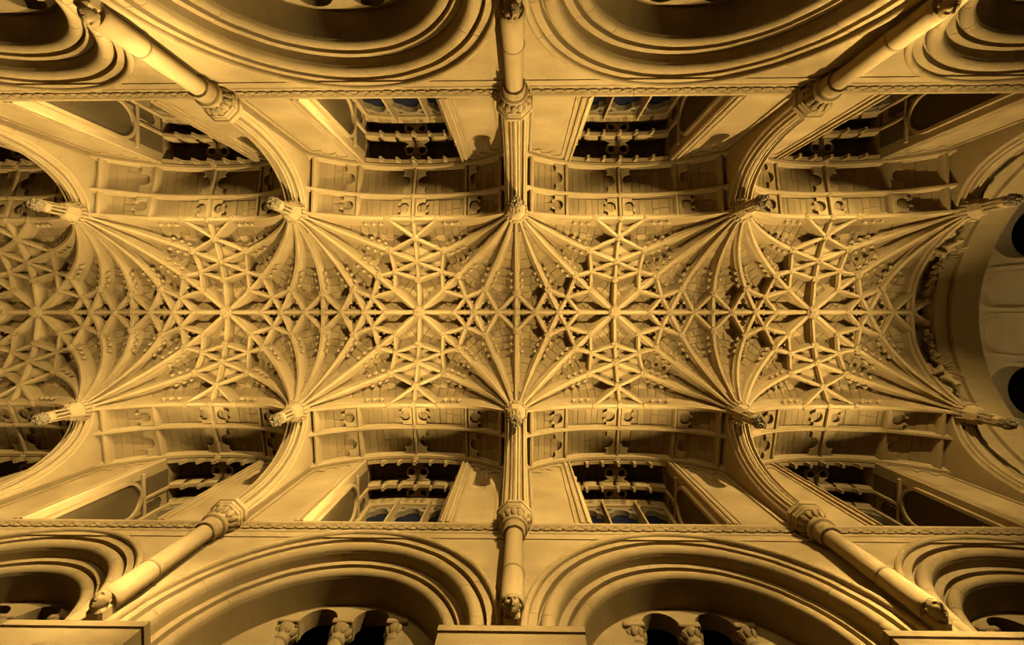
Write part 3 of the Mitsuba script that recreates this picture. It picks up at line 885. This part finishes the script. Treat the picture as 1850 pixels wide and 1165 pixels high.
struct('ceiling_end', solid(strip, 'mat_mortar', 25))
fz = thing('carved_frieze', 'dark carved leaf frieze with small ribs between star vault and crossing arch', 'frieze')
fr = np.random.default_rng(9)
for sg in (-1, 1):
    a_, b_ = np.array([2.0, 0, ZC]), np.array([2.068, sg * .055, 2.335])
    put(fz + '__rib', solid(sweep(np.linspace(a_, b_, 3), RIDGE), 'mat_stone', 35))
    put(fz + '__boss', solid(boss(b_ - [.008, 0, .004], .0165, 4 + sg), 'mat_carved', 40))
    for i in range(13):
        y = sg * (.095 + i * .0145); c = np.array([2.058 - .006 * (i % 2), y, float(zend(np.array([y]))[0]) - .004 - .03 * (i % 3) / 3 - .00 * i])
        m = lumpy(ico((0, 0, 0), .0125, 3, (.9, 1, 1.2)), .006, 170, i + 20 * sg)
        put(fz + '__leaf', solid(shift(m, c), 'mat_carved', 40))
import manifold3d as m3
def body(bones, cell=.004, it=6):
    tot = None
    for (p, r), (q, t_) in bones:
        a_ = m3.Manifold.sphere(r, 16).translate(list(map(float, p))); c_ = m3.Manifold.sphere(t_, 16).translate(list(map(float, q)))
        h = m3.Manifold.batch_hull([a_, c_]); tot = h if tot is None else tot + h
    tot = tot.refine_to_length(cell); g_ = tot.to_mesh()
    t_ = trimesh.Trimesh(np.array(g_.vert_properties[:, :3]), np.array(g_.tri_verts), process=True)
    trimesh.smoothing.filter_taubin(t_, iterations=it)
    return tm(t_)
# a crouching winged figure carved over the haunch of the crossing arch: x towards the choir is minus, built about its own origin, up = z
fig = body([(((0, 0, 0), .020)), (((0, 0, .030), .0215))] and [(((0, 0, 0), .019), ((-.004, 0, .034), .0215)), (((-.004, 0, .034), .016), ((-.006, 0, .052), .009)),
            (((-.004, .020, .036), .0095), ((-.020, .026, .012), .0075)), (((-.020, .026, .012), .0072), ((-.032, .008, .020), .0058)),
            (((-.004, -.020, .036), .0095), ((-.020, -.026, .012), .0075)), (((-.020, -.026, .012), .0072), ((-.032, -.008, .020), .0058)),
            (((0, .011, -.004), .0135), ((-.024, .016, -.016), .0105)), (((-.024, .016, -.016), .0100), ((-.008, .016, -.048), .0078)), (((-.008, .016, -.048), .0072), ((-.022, .017, -.052), .005)),
            (((0, -.011, -.004), .0135), ((-.024, -.016, -.016), .0105)), (((-.024, -.016, -.016), .0100), ((-.008, -.016, -.048), .0078)), (((-.008, -.016, -.048), .0072), ((-.022, -.017, -.052), .005))])
hv = fv * .0135
hd_ = (np.column_stack([hv[:, 1], -hv[:, 0], hv[:, 2]]) + np.array([-.010, 0, .072]), ff)
for sg, row in ((-1, 'upper'), (1, 'lower')):
    o = np.array([2.04, sg * .315, 2.205])
    tl = sg * .5; fig_ = fig[0] * 1.35; hdv = hd_[0] * 1.35
    Rx = np.array([[1, 0, 0], [0, math.cos(tl), -math.sin(tl)], [0, math.sin(tl), math.cos(tl)]])
    t = thing('angel_carving', f'crouching carved angel over the {row} haunch of the crossing arch', 'statue')
    put(t + '__body', solid((fig_ @ Rx.T + o, fig[1]), 'mat_carved', True))
    put(t + '__head', solid((hdv @ Rx.T + o, hd_[1]), 'mat_carved', True))
    for w in (-1, 1):
        wg = []
        for i in range(6):
            p = np.array([.012, w * .016, .044 - i * .004]); q = np.array([.016, w * (.050 - i * .003), .052 - i * .018])
            wg.append(sweep([p, (p + q) / 2 + [-.004, 0, .004], q], [(-.006, -.002), (.006, -.002), (.004, .002), (-.004, .002)], side=(0, -.5 * w, .8)))
        m = join(*wg)
        put(t + '__wing', solid((m[0] * 1.35 @ Rx.T + o, m[1]), 'mat_carved'))
XT = 3.9
tw = sbox(-1.0, 1.2, 1.0, 4.8)
PANELS = ((-.185, .148, 3.80), (.185, .148, 3.80), (-.62, .20, 3.63), (.62, .20, 3.63))
for yc, rr, z_ in PANELS:
    tw = tw.difference(Polygon([(yc + rr * math.cos(a), z_ + rr * math.sin(a)) for a in np.linspace(0, math.pi, 24)] + [(yc - rr, 2.6), (yc + rr, 2.6)]))
tm_ = [extrude(tw, XT, XT + .12, (1, 2)), bx(XT + .045, XT + .11, -.345, .345, 2.5, 4.0), bx(2.3, XT + .1, -1.05, -1.0, 1.5, 4.8), bx(2.3, XT + .1, 1.0, 1.05, 1.5, 4.8), bx(2.25, XT + .1, -1.05, 1.05, 4.8, 4.85), bx(2.29, 2.34, -1.05, 1.05, 2.55, 4.85)]
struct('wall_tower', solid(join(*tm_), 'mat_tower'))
struct('wall_passage', solid(bx(XT + .55, XT + .57, -1, 1, 2.4, 4.2), 'mat_dark'))
for yc, rr, zs_ in PANELS:
    rg = Polygon([(yc + (rr + .034) * math.cos(a), zs_ + (rr + .034) * math.sin(a)) for a in np.linspace(0, math.pi, 30)] + [(yc + rr * math.cos(a), zs_ + rr * math.sin(a)) for a in np.linspace(math.pi, 0, 30)])
    rg = rg.union(sbox(yc - rr - .034, 2.6, yc - rr, zs_)).union(sbox(yc + rr, 2.6, yc + rr + .034, zs_))
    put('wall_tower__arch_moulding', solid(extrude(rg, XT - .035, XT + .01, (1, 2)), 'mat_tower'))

# ------------------------------------------------------------------ lamps
for i, (p, q, k, s) in enumerate(LAMPS):
    p, q = np.array(p), np.array(q)
    d = (q - p) / np.linalg.norm(q - p); sd = np.cross(d, [0, 0, 1]); sd /= np.linalg.norm(sd); up = np.cross(sd, d)
    def box_at(c, hx, hy, hz):
        v, f = tm(trimesh.creation.box(extents=[2 * hx, 2 * hy, 2 * hz]))
        return c + v[:, :1] * sd + v[:, 1:2] * d + v[:, 2:] * up, f
    row = 'lower' if s > 0 else 'upper'
    t = thing('floodlight', f'black floodlight on the window sill of the {row} wall, {SIDEN[k + 3]}', 'lamp', 'floodlights on the clerestory sills')
    put(t + '__housing', solid(box_at(p - d * .022, .026, .014, .013), 'mat_iron'))
    put(t + '__stand', solid(bx(p[0] - .006, p[0] + .006, p[1] - .006 + s * .02, p[1] + .006 + s * .02, 1.56, p[2] - .01), 'mat_iron'))
    put(t + '__lens', solid(box_at(p - d * .0065, .023, .001, .011), 'mat_lens'))
